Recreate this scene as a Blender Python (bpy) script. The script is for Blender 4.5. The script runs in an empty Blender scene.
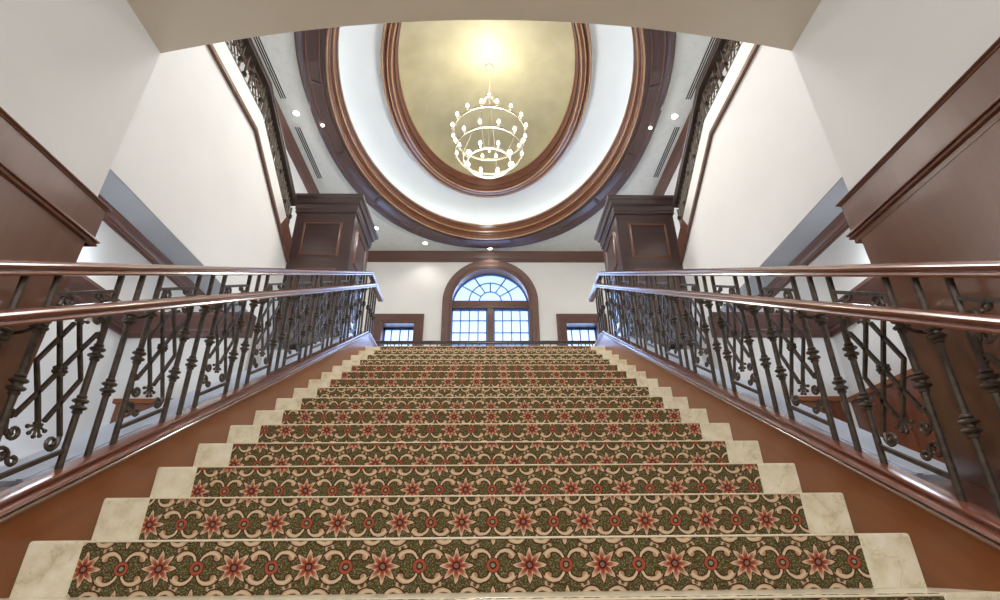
import bpy, bmesh, math, random
from mathutils import Vector, Matrix
random.seed(7)
C = bpy.context.scene.collection
V = Vector
PI = math.pi

# ------------------------------------------------------------------ dimensions (metres)
# eye = point the photograph was taken from; heights below are relative to it, ZC lifts the scene so
# that the lower hall floor lies at z = 0
ZC = 1.997
W, WC = 1.567, 1.3706          # half width of the stairs, half width of the runner
Y0, H0, RI, TR = 2.0007, 0.0797, 0.17306, 0.30
K = RI / TR                    # slope of the stairs
NB, NT = -11, 14               # first and last nosing
ZL = H0 + RI * NT              # landing level
ZF = -ZC                       # lower floor
ZCE = 7.0                      # ceiling

# ------------------------------------------------------------------ node helpers
class NT_:
    def __init__(s, name):
        s.m = bpy.data.materials.new(name); s.m.use_nodes = True
        s.t = s.m.node_tree; s.n = s.t.nodes; s.l = s.t.links
        s.b = s.n['Principled BSDF']
    def node(s, kind, **kw):
        x = s.n.new(kind)
        for k, v in kw.items(): setattr(x, k, v)
        return x
    def put(s, inp, v):
        if v is None: return
        if hasattr(v, 'is_output'): s.l.new(v, inp)
        else: inp.default_value = v
    def M(s, op, a, b=None, c=None, clamp=False):
        x = s.n.new('ShaderNodeMath'); x.operation = op; x.use_clamp = clamp
        s.put(x.inputs[0], a); s.put(x.inputs[1], b); s.put(x.inputs[2], c)
        return x.outputs[0]
    def mix(s, f, a, b):
        x = s.n.new('ShaderNodeMix'); x.data_type = 'RGBA'
        s.put(x.inputs[0], f)
        s.put(x.inputs[6], a if hasattr(a, 'is_output') else (*a, 1))
        s.put(x.inputs[7], b if hasattr(b, 'is_output') else (*b, 1))
        return x.outputs[2]
    def noise(s, scale, detail=3, vec=None, rough=.5, dist=0):
        x = s.n.new('ShaderNodeTexNoise'); x.inputs['Scale'].default_value = scale
        x.inputs['Detail'].default_value = detail; x.inputs['Roughness'].default_value = rough
        x.inputs['Distortion'].default_value = dist
        if vec is not None: s.l.new(vec, x.inputs['Vector'])
        return x.outputs['Fac']
    def obj(s, scale=(1, 1, 1), rot=(0, 0, 0)):
        g = s.n.new('ShaderNodeNewGeometry'); m = s.n.new('ShaderNodeMapping')
        m.inputs['Scale'].default_value = scale; m.inputs['Rotation'].default_value = rot
        s.l.new(g.outputs['Position'], m.inputs['Vector']); return m.outputs[0]
    def ramp(s, f, stops):
        x = s.n.new('ShaderNodeValToRGB'); e = x.color_ramp.elements
        while len(e) < len(stops): e.new(.5)
        for k, (p, c) in enumerate(stops):
            e[k].position = p; e[k].color = (*c, 1)
        s.l.new(f, x.inputs[0]); return x.outputs[0]
    def bump(s, h, strength=.2, dist=.01):
        x = s.n.new('ShaderNodeBump'); x.inputs['Strength'].default_value = strength
        x.inputs['Distance'].default_value = dist
        s.l.new(h, x.inputs['Height']); s.l.new(x.outputs[0], s.b.inputs['Normal'])
    def out(s, col=None, rough=None, metal=None, coat=None, coatr=.1, spec=None):
        if col is not None: s.put(s.b.inputs['Base Color'], col if hasattr(col, 'is_output') else (*col, 1))
        if rough is not None: s.put(s.b.inputs['Roughness'], rough)
        if metal is not None: s.put(s.b.inputs['Metallic'], metal)
        if spec is not None: s.put(s.b.inputs['Specular IOR Level'], spec)
        if coat is not None:
            s.b.inputs['Coat Weight'].default_value = coat; s.b.inputs['Coat Roughness'].default_value = coatr
        return s.m

def mat_plaster(name, c, var=.04, rough=.75, mottle=None):
    t = NT_(name); p = t.obj()
    n = t.noise(1.7, 5, p); n2 = t.noise(60, 3, p)
    d = tuple(max(0, x - var) for x in c)
    col = t.ramp(n, [(.3, d), (.7, c)])
    if mottle:
        n3 = t.noise(7, 8, p, .7)
        col = t.mix(t.M('MULTIPLY', t.M('GREATER_THAN', n3, .54), .5), col, mottle)
    t.bump(n2, .12, .004)
    return t.out(col, rough)

def mat_wood(name, c1, c2, axis='y', rough=.28, coat=.55, slope=False, cior=1.5):
    t = NT_(name); t.b.inputs['Coat IOR'].default_value = cior
    sc = {'y': (14, 1.2, 14), 'x': (1.2, 14, 14), 'z': (14, 14, 1.2)}[axis]
    p = t.obj(sc)
    if slope:      # grain follows the pitch of the stairs
        g = t.obj((1, 1, 1), (-math.atan(K), 0, 0)); mp = t.n.new('ShaderNodeMapping'); mp.inputs['Scale'].default_value = sc
        t.l.new(g, mp.inputs['Vector']); p = mp.outputs[0]
    n = t.noise(1.0, 6, p, .62, .6)
    n2 = t.noise(.8, 3, t.obj((1, 1, 1)))
    f = t.M('ADD', t.M('MULTIPLY', n, .75), t.M('MULTIPLY', n2, .25))
    col = t.ramp(f, [(.33, c2), (.5, tuple((a + b) / 2 for a, b in zip(c1, c2))), (.68, c1)])
    return t.out(col, rough, coat=coat, coatr=.15)

M = {}
M['wall'] = mat_plaster('warm_white_plaster', (.80, .795, .775))
M['wall_near'] = mat_plaster('cream_wall_plaster', (.75, .75, .735), .035)
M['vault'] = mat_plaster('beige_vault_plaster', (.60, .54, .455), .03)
M['ceil'] = mat_plaster('ceiling_plaster', (.80, .83, .81), .04, .7, (.70, .73, .71))
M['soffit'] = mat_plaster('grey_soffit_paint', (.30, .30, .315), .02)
M['cove'] = mat_plaster('cove_white_plaster', (.80, .84, .85), .03)
M['ledge'] = mat_plaster('skylit_white_paint', (.66, .74, .90), .02, .3)  # white ledge with the blue tint of daylight put into its colour
M['wood'] = mat_wood('mahogany_wood', (.24, .072, .014), (.185, .050, .010), rough=.38, coat=.22, slope=True)
M['trimwood'] = mat_wood('dark_mahogany_trim', (.13, .05, .028), (.085, .03, .018), 'y', .35, .4)
M['darktrim'] = mat_wood('very_dark_handrail', (.05, .026, .019), (.04, .02, .015), 'y', .5, .05)
M['trimwoodx'] = mat_wood('dark_mahogany_trim_cross', (.125, .055, .040), (.095, .040, .029), 'x', .5, .1)
M['woodx'] = mat_wood('mahogany_wood_cross', (.17, .058, .03), (.11, .035, .018), 'x', .35, .35)
M['woodz'] = mat_wood('mahogany_wood_upright', (.22, .07, .03), (.11, .033, .015), 'z')
M['panelwood'] = mat_wood('mahogany_wall_panel', (.17, .07, .035), (.13, .048, .022), 'z', .3, 1.0, False, 2.0)
M['dark'] = mat_wood('dark_walnut_wood', (.06, .032, .028), (.04, .02, .017), 'x', .3, .6)
M['ringwood'] = mat_wood('purple_brown_wood', (.085, .045, .042), (.06, .03, .028), 'y', .35, .35)
M['orange'] = mat_wood('amber_moulding_wood', (.20, .075, .034), (.165, .058, .026), 'y', .22, .8)
M['goldbead'] = mat_wood('pale_amber_bead', (.46, .28, .15), (.38, .21, .10), 'y', .25, .8)
M['rail'] = mat_wood('polished_handrail_wood', (.185, .048, .02), (.18, .046, .019), 'y', .28, 1.0, True, 1.7)

def mk_iron():
    t = NT_('dark_bronze_iron'); p = t.obj()
    n = t.noise(35, 3, p)
    return t.out(t.ramp(n, [(.35, (.055, .041, .030)), (.7, (.105, .082, .062))]), .42, .45)
M['iron'] = mk_iron()
def mk_marble():
    t = NT_('cream_marble'); p = t.obj()
    n = t.noise(3.2, 8, p, .62, 1.2); n2 = t.noise(14, 5, p, .6)
    v = t.M('ABSOLUTE', t.M('SUBTRACT', n, .5))
    vein = t.M('LESS_THAN', v, .008)
    col = t.ramp(n2, [(.3, (.64, .56, .37)), (.5, (.78, .71, .52)), (.72, (.86, .81, .65))])
    col = t.mix(t.M('MULTIPLY', vein, .35), col, (.45, .33, .17))
    return t.out(col, .3, coat=.2)
M['marble'] = mk_marble()
def mk_plain(name, c, r=.5, m=0): return NT_(name).out(c, r, m)
M['bead'] = mk_plain('cream_nosing_highlight', (.72, .62, .44), .6)  # cream colour stands in for light caught on the step edges
M['black'] = mk_plain('black_gap', (.01, .01, .012), .6)
M['vent'] = mk_plain('white_vent_metal', (.75, .77, .76), .4)
M['blueframe'] = mk_plain('blue_window_frame', (.05, .17, .52), .35)
M['silver'] = mk_plain('chandelier_metal', (.80, .74, .60), .25, .8)
def mk_gold():
    t = NT_('olive_gold_dome_paint'); p = t.obj()
    n = t.noise(2.2, 6, p)
    return t.out(t.ramp(n, [(.3, (.33, .295, .17)), (.7, (.40, .36, .22))]), .6, 0)
M['gold'] = mk_gold()
def mk_emit(name, c, s):
    t = NT_(name)
    t.b.inputs['Emission Color'].default_value = (*c, 1); t.b.inputs['Emission Strength'].default_value = s
    return t.out(c, .5)
M['bulb'] = mk_emit('glowing_bulb', (1, .93, .74), 14)
M['down'] = mk_emit('downlight_lens', (1, .97, .92), 18)
M['pin'] = mk_emit('pin_light_lens', (1, .93, .8), 5)
M['covelight'] = mk_emit('cove_strip_light', (.95, .98, 1), 5.5)
def mk_glass():
    m = bpy.data.materials.new('window_glass'); m.use_nodes = True
    n = m.node_tree.nodes; l = m.node_tree.links; n.clear()
    o = n.new('ShaderNodeOutputMaterial'); mx = n.new('ShaderNodeMixShader')
    tr = n.new('ShaderNodeBsdfTransparent'); gl = n.new('ShaderNodeBsdfGlossy')
    tr.inputs[0].default_value = (.93, .97, 1, 1); gl.inputs['Roughness'].default_value = .02
    mx.inputs[0].default_value = .02
    l.new(tr.outputs[0], mx.inputs[1]); l.new(gl.outputs[0], mx.inputs[2]); l.new(mx.outputs[0], o.inputs[0])
    return m
M['glass'] = mk_glass()

# carpet: half-drop lattice of eight-petalled flowers and medallions with scrolled arms, all in shader maths
def mk_carpet():
    t = NT_('floral_runner_carpet'); A = t.M
    uv = t.node('ShaderNodeUVMap'); uv.uv_map = 'UVMap'
    sp = t.node('ShaderNodeSeparateXYZ')
    nz = t.node('ShaderNodeTexNoise'); nz.inputs['Scale'].default_value = 60
    t.l.new(uv.outputs[0], nz.inputs['Vector'])
    # slightly wobbly weave
    vm = t.node('ShaderNodeVectorMath', operation='MULTIPLY_ADD')
    t.l.new(nz.outputs['Color'], vm.inputs[0]); vm.inputs[1].default_value = (.006, .006, 0)
    t.l.new(uv.outputs[0], vm.inputs[2])
    t.l.new(vm.outputs[0], sp.inputs[0])
    P, D = .2545, .125
    u = A('DIVIDE', A('ADD', sp.outputs[0], .5805 - .003), P)
    v = A('DIVIDE', A('SUBTRACT', sp.outputs[1], .003), D)
    ue = A('MULTIPLY', A('SUBTRACT', A('FLOORED_MODULO', A('ADD', u, .5), 1.), .5), P)
    uo = A('MULTIPLY', A('SUBTRACT', A('FLOORED_MODULO', u, 1.), .5), P)
    ve = A('MULTIPLY', A('SUBTRACT', A('FLOORED_MODULO', A('ADD', v, 1.), 2.), 1.), D)
    vo = A('MULTIPLY', A('SUBTRACT', A('FLOORED_MODULO', v, 2.), 1.), D)
    # ground
    g1 = t.noise(170, 2, uv.outputs[0]); g2 = t.noise(38, 4, uv.outputs[0], .6)
    col = t.ramp(g2, [(.38, (.082, .054, .012)), (.55, (.105, .080, .020)), (.7, (.12, .11, .042))])
    col = t.mix(A('MULTIPLY', A('GREATER_THAN', g1, .56), .65), col, (.33, .32, .20))
    g3 = t.noise(120, 2, uv.outputs[0])
    col = t.mix(A('MULTIPLY', A('LESS_THAN', g3, .42), .6), col, (.035, .03, .012))
    DK = (.07, .022, .012); CR = (.72, .48, .30); RD = (.36, .062, .03)
    def length(x, y): return A('SQRT', A('ADD', A('MULTIPLY', x, x), A('MULTIPLY', y, y)))
    def lt(a, b): return A('LESS_THAN', a, b)
    def mul(a, b): return A('MULTIPLY', a, b)
    def medal(col, du, dv):
        x, y = A('ABSOLUTE', du), A('ABSOLUTE', dv)
        a = A('ABSOLUTE', A('SUBTRACT', length(A('SUBTRACT', x, .042), A('SUBTRACT', y, .015)), .034))
        keep = A('MAXIMUM', A('GREATER_THAN', y, .034), mul(lt(x, .030), A('GREATER_THAN', y, .006)))
        th = A('ADD', A('MULTIPLY', x, .085), .0030)
        arm = mul(lt(a, th), keep); armo = mul(lt(a, A('ADD', th, .0045)), keep)
        dd = length(A('SUBTRACT', x, .0635), A('SUBTRACT', y, .032))
        arm = A('MAXIMUM', arm, lt(dd, .0105)); armo = A('MAXIMUM', armo, lt(dd, .0150))
        col = t.mix(armo, col, DK)
        shade = t.mix(A('MULTIPLY', a, 95.), (.80, .63, .41), (.50, .27, .14))
        col = t.mix(arm, col, shade)
        r = length(du, dv)
        col = t.mix(lt(r, .025), col, DK); col = t.mix(lt(r, .0225), col, (.42, .09, .045))
        col = t.mix(lt(r, .0125), col, (.035, .018, .012)); col = t.mix(lt(r, .0075), col, (.30, .27, .17))
        return col
    def flower(col, du, dv):
        r = length(du, dv); th = A('ARCTAN2', dv, du)
        pt = A('ABSOLUTE', A('SUBTRACT', A('MULTIPLY', A('FRACT', A('MULTIPLY', A('ADD', th, 10.), 4. / PI)), 2.), 1.))
        pt = A('ABSOLUTE', A('SUBTRACT', A('MULTIPLY', A('FRACT', A('MULTIPLY', A('ADD', th, PI * 4), 4. / PI)), 2.), 1.))
        pt = A('POWER', pt, 1.25)
        R_ = A('ADD', mul(pt, .031), .029)
        col = t.mix(lt(r, A('ADD', R_, .0055)), col, DK)
        q = A('DIVIDE', r, R_)
        pet = t.ramp(q, [(.0, (.22, .03, .02)), (.42, (.36, .055, .028)), (.62, (.50, .17, .09)), (.85, (.76, .52, .34))])
        ray = A('GREATER_THAN', A('ABSOLUTE', A('SINE', A('MULTIPLY', th, 8.))), .9)
        pet = t.mix(mul(ray, .45), pet, DK)
        col = t.mix(lt(r, R_), col, pet)
        col = t.mix(lt(r, .0140), col, (.045, .015, .012)); col = t.mix(lt(r, .0085), col, (.30, .14, .10))
        return col
    def buds(col, du, dv):       # small curled leaves between the motifs
        x, y = A('ABSOLUTE', du), A('ABSOLUTE', dv)
        d1 = length(A('SUBTRACT', x, .065), A('SUBTRACT', y, .060))
        ring = lt(A('ABSOLUTE', A('SUBTRACT', d1, .011)), .0042)
        col = t.mix(ring, col, (.62, .42, .27))
        d2 = length(A('MULTIPLY', A('SUBTRACT', x, .090), 1.6), A('SUBTRACT', y, .05))
        return t.mix(lt(d2, .009), col, (.66, .45, .30))
    col = buds(col, ue, ve)
    col = medal(col, ue, vo); col = medal(col, uo, ve)
    col = flower(col, uo, vo); col = flower(col, ue, ve)
    pile = t.noise(700, 1, uv.outputs[0])
    col = t.mix(A('MULTIPLY', A('SUBTRACT', 1., pile), .35), col, (.03, .02, .01))
    t.b.inputs['Sheen Weight'].default_value = .15
    t.bump(pile, .3, .004)
    return t.out(col, .95, spec=.1)
M['carpet'] = mk_carpet()

# ------------------------------------------------------------------ object helpers
WM = {}
cnt = {}
def tag(o, label=None, cat=None, group=None, kind=None):
    if label: o['label'] = label
    if cat: o['category'] = cat
    if group: o['group'] = group
    if kind: o['kind'] = kind
    return o
def link(o, parent=None, loc=None):
    """put o in the scene; loc is a WORLD position in eye-relative height"""
    C.objects.link(o)
    l = V(loc) + V((0, 0, ZC)) if loc is not None else V((0, 0, ZC))
    WM[o.name] = l
    if parent is not None:
        o.parent = parent; o.location = l - WM[parent.name]
    else: o.location = l
    return o
def empty(name, loc, label, cat, group=None, kind=None):
    o = bpy.data.objects.new(name, None); o.empty_display_size = .2
    link(o, None, loc); return tag(o, label, cat, group, kind)
def mesh_from(bm, name, mat, smooth=False):
    bmesh.ops.recalc_face_normals(bm, faces=bm.faces[:])
    me = bpy.data.meshes.new(name); bm.to_mesh(me); bm.free()
    me.materials.append(M[mat] if isinstance(mat, str) else mat)
    if smooth:
        for p in me.polygons: p.use_smooth = True
        try: me.set_sharp_from_angle(angle=math.radians(38))
        except Exception: pass
    return me
def part(name, bm, mat, parent=None, loc=None, smooth=False, recentre=True):
    """bm holds eye-relative world coordinates unless loc is given"""
    if loc is None and recentre:
        xs = [v.co for v in bm.verts]
        c = V((sum(v.x for v in xs), sum(v.y for v in xs), 0)) / len(xs); c.z = min(v.z for v in xs)
        bmesh.ops.translate(bm, verts=bm.verts[:], vec=-c); loc = c
    o = bpy.data.objects.new(name, mesh_from(bm, name, mat, smooth))
    return link(o, parent, loc)
def inst(o, parent, loc):
    c = o.copy(); return link(c, parent, loc)
def put(name, me, parent, loc):
    return link(bpy.data.objects.new(name, me), parent, loc)

def BM(): return bmesh.new()
def box(bm, x0, x1, y0, y1, z0, z1):
    x0, x1 = sorted((x0, x1)); y0, y1 = sorted((y0, y1)); z0, z1 = sorted((z0, z1))
    v = [bm.verts.new((x, y, z)) for z in (z0, z1) for y in (y0, y1) for x in (x0, x1)]
    for f in ((0, 1, 3, 2), (4, 6, 7, 5), (0, 4, 5, 1), (2, 3, 7, 6), (0, 2, 6, 4), (1, 5, 7, 3)):
        bm.faces.new([v[i] for i in f])
    return bm
def prism_x(bm, poly, x0, x1):      # poly of (y,z)
    a = [bm.verts.new((x0, y, z)) for y, z in poly]; b = [bm.verts.new((x1, y, z)) for y, z in poly]
    n = len(poly); bm.faces.new(a); bm.faces.new(b[::-1])
    for i in range(n): bm.faces.new((a[i], b[i], b[(i + 1) % n], a[(i + 1) % n]))
    return bm
def prism_y(bm, poly, y0, y1):      # poly of (x,z)
    a = [bm.verts.new((x, y0, z)) for x, z in poly]; b = [bm.verts.new((x, y1, z)) for x, z in poly]
    n = len(poly); bm.faces.new(a); bm.faces.new(b[::-1])
    for i in range(n): bm.faces.new((a[i], b[i], b[(i + 1) % n], a[(i + 1) % n]))
    return bm
def sweep(bm, path, prof, b, closed=False, cap=True):
    """prof = closed list of (p,q): p along n = b x t, q along b"""
    b = V(b).normalized(); n = len(path); P = [V(p) for p in path]; rings = []
    for i in range(n):
        if closed: t0 = (P[i] - P[i - 1]).normalized(); t1 = (P[(i + 1) % n] - P[i]).normalized()
        else:
            t0 = (P[i] - P[i - 1]).normalized() if i else (P[1] - P[0]).normalized()
            t1 = (P[i + 1] - P[i]).normalized() if i < n - 1 else t0
        n0 = b.cross(t0).normalized(); n1 = b.cross(t1).normalized()
        m = n0 + n1; m = m / max(.2, m.dot(n0)) if m.length > 1e-6 else n0
        rings.append([bm.verts.new(P[i] + m * p + b * q) for p, q in prof])
    k = len(prof)
    for i in range(n if closed else n - 1):
        a, c = rings[i], rings[(i + 1) % n]
        for j in range(k): bm.faces.new((a[j], a[(j + 1) % k], c[(j + 1) % k], c[j]))
    if cap and not closed: bm.faces.new(rings[0]); bm.faces.new(rings[-1][::-1])
    return bm
def tube(bm, pts, r, sides=6, r2=None):
    P = [V(p) for p in pts]; n = len(P); rings = []
    ref = V((1, 0, 0))
    for i in range(n):
        t = (P[min(i + 1, n - 1)] - P[max(i - 1, 0)])
        if t.length < 1e-9: t = V((0, 0, 1))
        t.normalize()
        a = ref - t * ref.dot(t)
        if a.length < .05: a = V((0, 1, 0)) - t * t.y
        a.normalize(); c = t.cross(a)
        rr = r if r2 is None else r + (r2 - r) * i / max(1, n - 1)
        rings.append([bm.verts.new(P[i] + (a * math.cos(2 * PI * (j + .5) / sides) + c * math.sin(2 * PI * (j + .5) / sides)) * rr) for j in range(sides)])
    for i in range(n - 1):
        for j in range(sides):
            bm.faces.new((rings[i][j], rings[i][(j + 1) % sides], rings[i + 1][(j + 1) % sides], rings[i + 1][j]))
    bm.faces.new(rings[0][::-1]); bm.faces.new(rings[-1])
    return bm
def lathe(bm, prof, seg=12, c=(0, 0, 0)):
    c = V(c); rings = []
    for r, z in prof:
        rings.append([bm.verts.new(c + V((r * math.cos(2 * PI * j / seg), r * math.sin(2 * PI * j / seg), z))) for j in range(seg)])
    for i in range(len(prof) - 1):
        for j in range(seg): bm.faces.new((rings[i][j], rings[i][(j + 1) % seg], rings[i + 1][(j + 1) % seg], rings[i + 1][j]))
    bm.faces.new(rings[0][::-1]); bm.faces.new(rings[-1])
    return bm
def ball(bm, c, r, seg=8, sc=(1, 1, 1)):
    m = Matrix.Translation(c) @ Matrix.Diagonal((*sc, 1))
    bmesh.ops.create_uvsphere(bm, u_segments=seg, v_segments=max(5, seg * 2 // 3), radius=r, matrix=m); return bm
def plate(name, outer, holes, th, to3d, mat, parent=None):
    """flat plate with holes: 2D curve filled and thickened, mapped to 3D"""
    cu = bpy.data.curves.new('tmp', 'CURVE'); cu.dimensions = '2D'; cu.fill_mode = 'BOTH'; cu.extrude = th / 2
    for loop in [outer] + holes:
        s = cu.splines.new('POLY'); s.points.add(len(loop) - 1); s.use_cyclic_u = True
        for p, (a, b) in zip(s.points, loop): p.co = (a, b, 0, 1)
    o = bpy.data.objects.new('tmp', cu); C.objects.link(o)
    dg = bpy.context.evaluated_depsgraph_get()
    me = bpy.data.meshes.new_from_object(o.evaluated_get(dg)); bm = BM(); bm.from_mesh(me)
    bpy.data.objects.remove(o); bpy.data.curves.remove(cu); bpy.data.meshes.remove(me)
    bmesh.ops.remove_doubles(bm, verts=bm.verts[:], dist=1e-5)
    for v in bm.verts: v.co = V(to3d(v.co.x, v.co.y, v.co.z))
    return part(name, bm, mat, parent)

def zs(h, y): return h + K * y         # height on a line parallel to the flight

# ------------------------------------------------------------------ the setting
S = 'structure'
tag(part('floor', box(BM(), -3.75, 3.75, -3.6, 11.4, ZF - .15, ZF), 'marble'),
    'cream floor of the lower hall under the stairs', 'floor', kind=S)
tag(part('floor', box(BM(), -3.66, 3.66, Y0 + TR * NT + .31, 8.56, ZL - .14, ZL - .012), 'marble'),
    'landing slab at the top of the stairs', 'floor', kind=S)
# near walls: thick masonry beside the camera, with the barrel vault between them
XN, YN = 1.85, 2.0
arc = []
zsp, zcr = 2.66, 2.955; rise = zcr - zsp; Rr = (XN * XN + rise * rise) / (2 * rise)
a0 = math.asin(XN / Rr)
for i in range(33):
    a = -a0 + 2 * a0 * i / 32
    arc.append((Rr * math.sin(a), zcr - Rr + Rr * math.cos(a) + .022 * Rr * math.sin(a)))
tag(part('ceiling_vault', prism_y(BM(), arc + [(XN, 7.3), (-XN, 7.3)], -3.6, YN), 'vault'),
    'beige arched vault soffit over the foot of the stairs', 'ceiling', kind=S)
for s, side in ((-1, 'left'), (1, 'right')):
    tag(part('wall_near_' + side, box(BM(), s * XN, s * 3.75, -3.6, YN, ZF, 7.3), 'wall_near'),
        'cream plaster wall above the mahogany panelling on the near ' + side, 'wall', kind=S)
tag(part('wall_back', box(BM(), -3.75, 3.75, -3.75, -3.6, ZF, 7.3), 'wall_near'), 'plain cream wall behind the foot of the stairs', 'wall', kind=S)
for s, side in ((-1, 'left'), (1, 'right')):
    tag(part('wall_' + side, box(BM(), s * 3.66, s * 3.8, YN, 11.4, ZF, 7.3), 'wall'),
        'white upper hall wall behind the %s gallery railing' % side, 'wall', kind=S)

# far wall with an arched and two small square openings
YW = 11.03; WX = .07; WR = .967; WZ = 5.60
def arch_loop(cx, r, z0, zc, n=32):
    return [(cx - r, z0)] + [(cx - r * math.cos(PI * i / n), zc + r * math.sin(PI * i / n)) for i in range(n + 1)] + [(cx + r, z0)]
SW = [(-2.52, -1.70), (1.84, 2.66)]
holes = [arch_loop(WX, WR, 2.9, WZ)] + [[(a, 2.9), (a, 5.06), (b, 5.06), (b, 2.9)] for a, b in SW]
tag(plate('wall_far', [(-3.75, ZF), (3.75, ZF), (3.75, 7.3), (-3.75, 7.3)], holes, .40,
      lambda a, b, c: (a, YW + .20 + c, b), 'wall'), 'white far wall around the arched window', 'wall', kind=S)

# ceiling with the oval opening
OX, OY = 0.0, 6.65
def oval(a, b, n=96, e=2.0, cx=OX, cy=OY):
    out = []
    for i in range(n):
        t = 2 * PI * i / n; c, s_ = math.cos(t), math.sin(t)
        out.append((cx + a * math.copysign(abs(c) ** (2 / e), c), cy + b * math.copysign(abs(s_) ** (2 / e), s_)))
    return out
tag(plate('ceiling', [(-3.7, YN), (3.7, YN), (3.7, 11.2), (-3.7, 11.2)], [oval(2.96, 4.0, e=2.15)], .06,
      lambda a, b, c: (a, b, ZCE + .03 + c), 'ceil'), 'mottled pale ceiling around the oval', 'ceiling', kind=S)
def loft(bm, loops, close=False):
    R_ = [[bm.verts.new(p) for p in L] for L in loops]
    n = len(R_[0])
    for a, b in zip(R_[:-1], R_[1:]):
        for j in range(n): bm.faces.new((a[j], a[(j + 1) % n], b[(j + 1) % n], b[j]))
    if close: bm.faces.new(R_[-1])
    return bm
def O3(a, b, z, e=2.0, n=96): return [(x, y, z) for x, y in oval(a, b, n, e)]
ring = empty('trim_1', (OX, OY, 6.95), 'wide panelled purple-brown oval ring on the ceiling', 'ceiling trim', kind=S)
# flat board between outer bead and amber moulding
part('ring_board', loft(BM(), [O3(3.05, 4.09, 7.0, 2.2), O3(3.05, 4.09, 6.955, 2.2), O3(3.02, 4.055, 6.93, 2.19), O3(2.98, 4.01, 6.93, 2.18), O3(2.955, 3.98, 6.955, 2.16),
     O3(2.70, 3.72, 6.965, 2.03), O3(2.66, 3.66, 6.965, 2.0), O3(2.66, 3.66, 7.1)]), 'ringwood', ring, smooth=True)
bm = BM()
sweep(bm, O3(2.915, 3.925, 6.955, 2.14), [(-.01, 0), (-.006, -.012), (.006, -.012), (.01, 0)], (0, 0, 1), closed=True)
sweep(bm, O3(2.745, 3.76, 6.958, 2.05), [(-.01, 0), (-.006, -.014), (.006, -.014), (.01, 0)], (0, 0, 1), closed=True)
part('panel_bead', bm, 'orange', ring, smooth=True)
oa, ob = oval(2.92, 3.93, 96, 2.14), oval(2.74, 3.755, 96, 2.05)
for i in range(16):
    k = (i * 6 + 3) % 96
    bm = BM(); p, q = V((*oa[k], 6.955)), V((*ob[k], 6.955)); t = (q - p).normalized(); nn = V((-t.y, t.x, 0))
    for w0 in (-.035, .035):
        tube(bm, [p + nn * w0 + V((0, 0, -.004)), q + nn * w0 + V((0, 0, -.004))], .007, 4)
    vs = [bm.verts.new(x) for x in (p - nn * .03 + V((0, 0, -.005)), p + nn * .03 + V((0, 0, -.005)), q + nn * .03 + V((0, 0, -.005)), q - nn * .03 + V((0, 0, -.005)))]
    bm.faces.new(vs)
    part('panel_stile', bm, 'ringwood', ring)
am = empty('trim_2', (OX, OY, 6.95), 'amber stepped moulding rising inside the large ceiling oval', 'ceiling trim', kind=S)
part('moulding', loft(BM(), [O3(2.665, 3.67, 6.945), O3(2.65, 3.65, 6.93), O3(2.62, 3.62, 6.94), O3(2.615, 3.615, 6.99), O3(2.60, 3.60, 7.00), O3(2.60, 3.60, 7.05),
     O3(2.585, 3.585, 7.055), O3(2.585, 3.585, 7.09), O3(2.56, 3.56, 7.10), O3(2.555, 3.555, 7.17), O3(2.535, 3.53, 7.18), O3(2.53, 3.52, 7.25), O3(2.55, 3.54, 7.27), O3(2.70, 3.70, 7.27)]), 'orange', am, smooth=True)
def bead(a, b, z, r, par, m='goldbead'):
    part('bead', sweep(BM(), O3(a, b, z), [(r * math.cos(PI * k / 3), r * math.sin(PI * k / 3)) for k in range(6)], (0, 0, 1), closed=True), m, par, smooth=True)
bead(2.645, 3.645, 6.925, .016, am); bead(2.592, 3.592, 7.03, .014, am, 'trimwood'); bead(2.57, 3.57, 7.085, .017, am); bead(2.535, 3.53, 7.20, .016, am, 'dark'); bead(2.53, 3.52, 7.255, .018, am)
cv = [O3(2.68, 3.68, 7.26), O3(3.0, 4.0, 7.27), O3(3.03, 4.03, 7.42), O3(2.9, 3.9, 7.58), O3(2.65, 3.65, 7.67), O3(2.3, 3.3, 7.70), O3(1.80, 2.82, 7.70)]
tag(part('ceiling_cove', loft(BM(), cv), 'cove', smooth=True), 'glowing white cove band between the two wooden ovals', 'ceiling', kind=S)
cl = part('cove_light', loft(BM(), [O3(2.86, 3.86, 7.285), O3(2.90, 3.90, 7.285), O3(2.90, 3.90, 7.31), O3(2.86, 3.86, 7.31), O3(2.86, 3.86, 7.285)]), 'covelight', am)
ir = empty('trim_3', (OX, OY, 7.5), 'smaller brown oval moulding around the gold dome', 'ceiling trim', kind=S)
part('moulding', loft(BM(), [O3(1.87, 2.90, 7.70), O3(1.87, 2.90, 7.61), O3(1.85, 2.88, 7.585), O3(1.81, 2.83, 7.59), O3(1.80, 2.82, 7.62), O3(1.775, 2.795, 7.62), O3(1.765, 2.78, 7.60), O3(1.70, 2.71, 7.60),
      O3(1.69, 2.70, 7.64), O3(1.67, 2.67, 7.65), O3(1.665, 2.66, 7.73), O3(1.64, 2.63, 7.74), O3(1.63, 2.61, 7.84), O3(1.60, 2.58, 7.86), O3(1.60, 2.57, 7.90), O3(1.75, 2.7, 7.92)]), 'woodx', ir, smooth=True)
bead(1.845, 2.87, 7.585, .016, ir); bead(1.79, 2.81, 7.61, .014, ir, 'dark'); bead(1.765, 2.78, 7.598, .014, ir); bead(1.695, 2.705, 7.61, .016, ir, 'goldbead'); bead(1.655, 2.65, 7.74, .016, ir, 'dark')
dm = [O3(1.66 * math.cos(t), 2.63 * math.cos(t), 7.88 + .55 * math.sin(t)) for t in [PI / 2 * i / 12 for i in range(12)]] + [O3(.04, .06, 8.43)]
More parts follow.
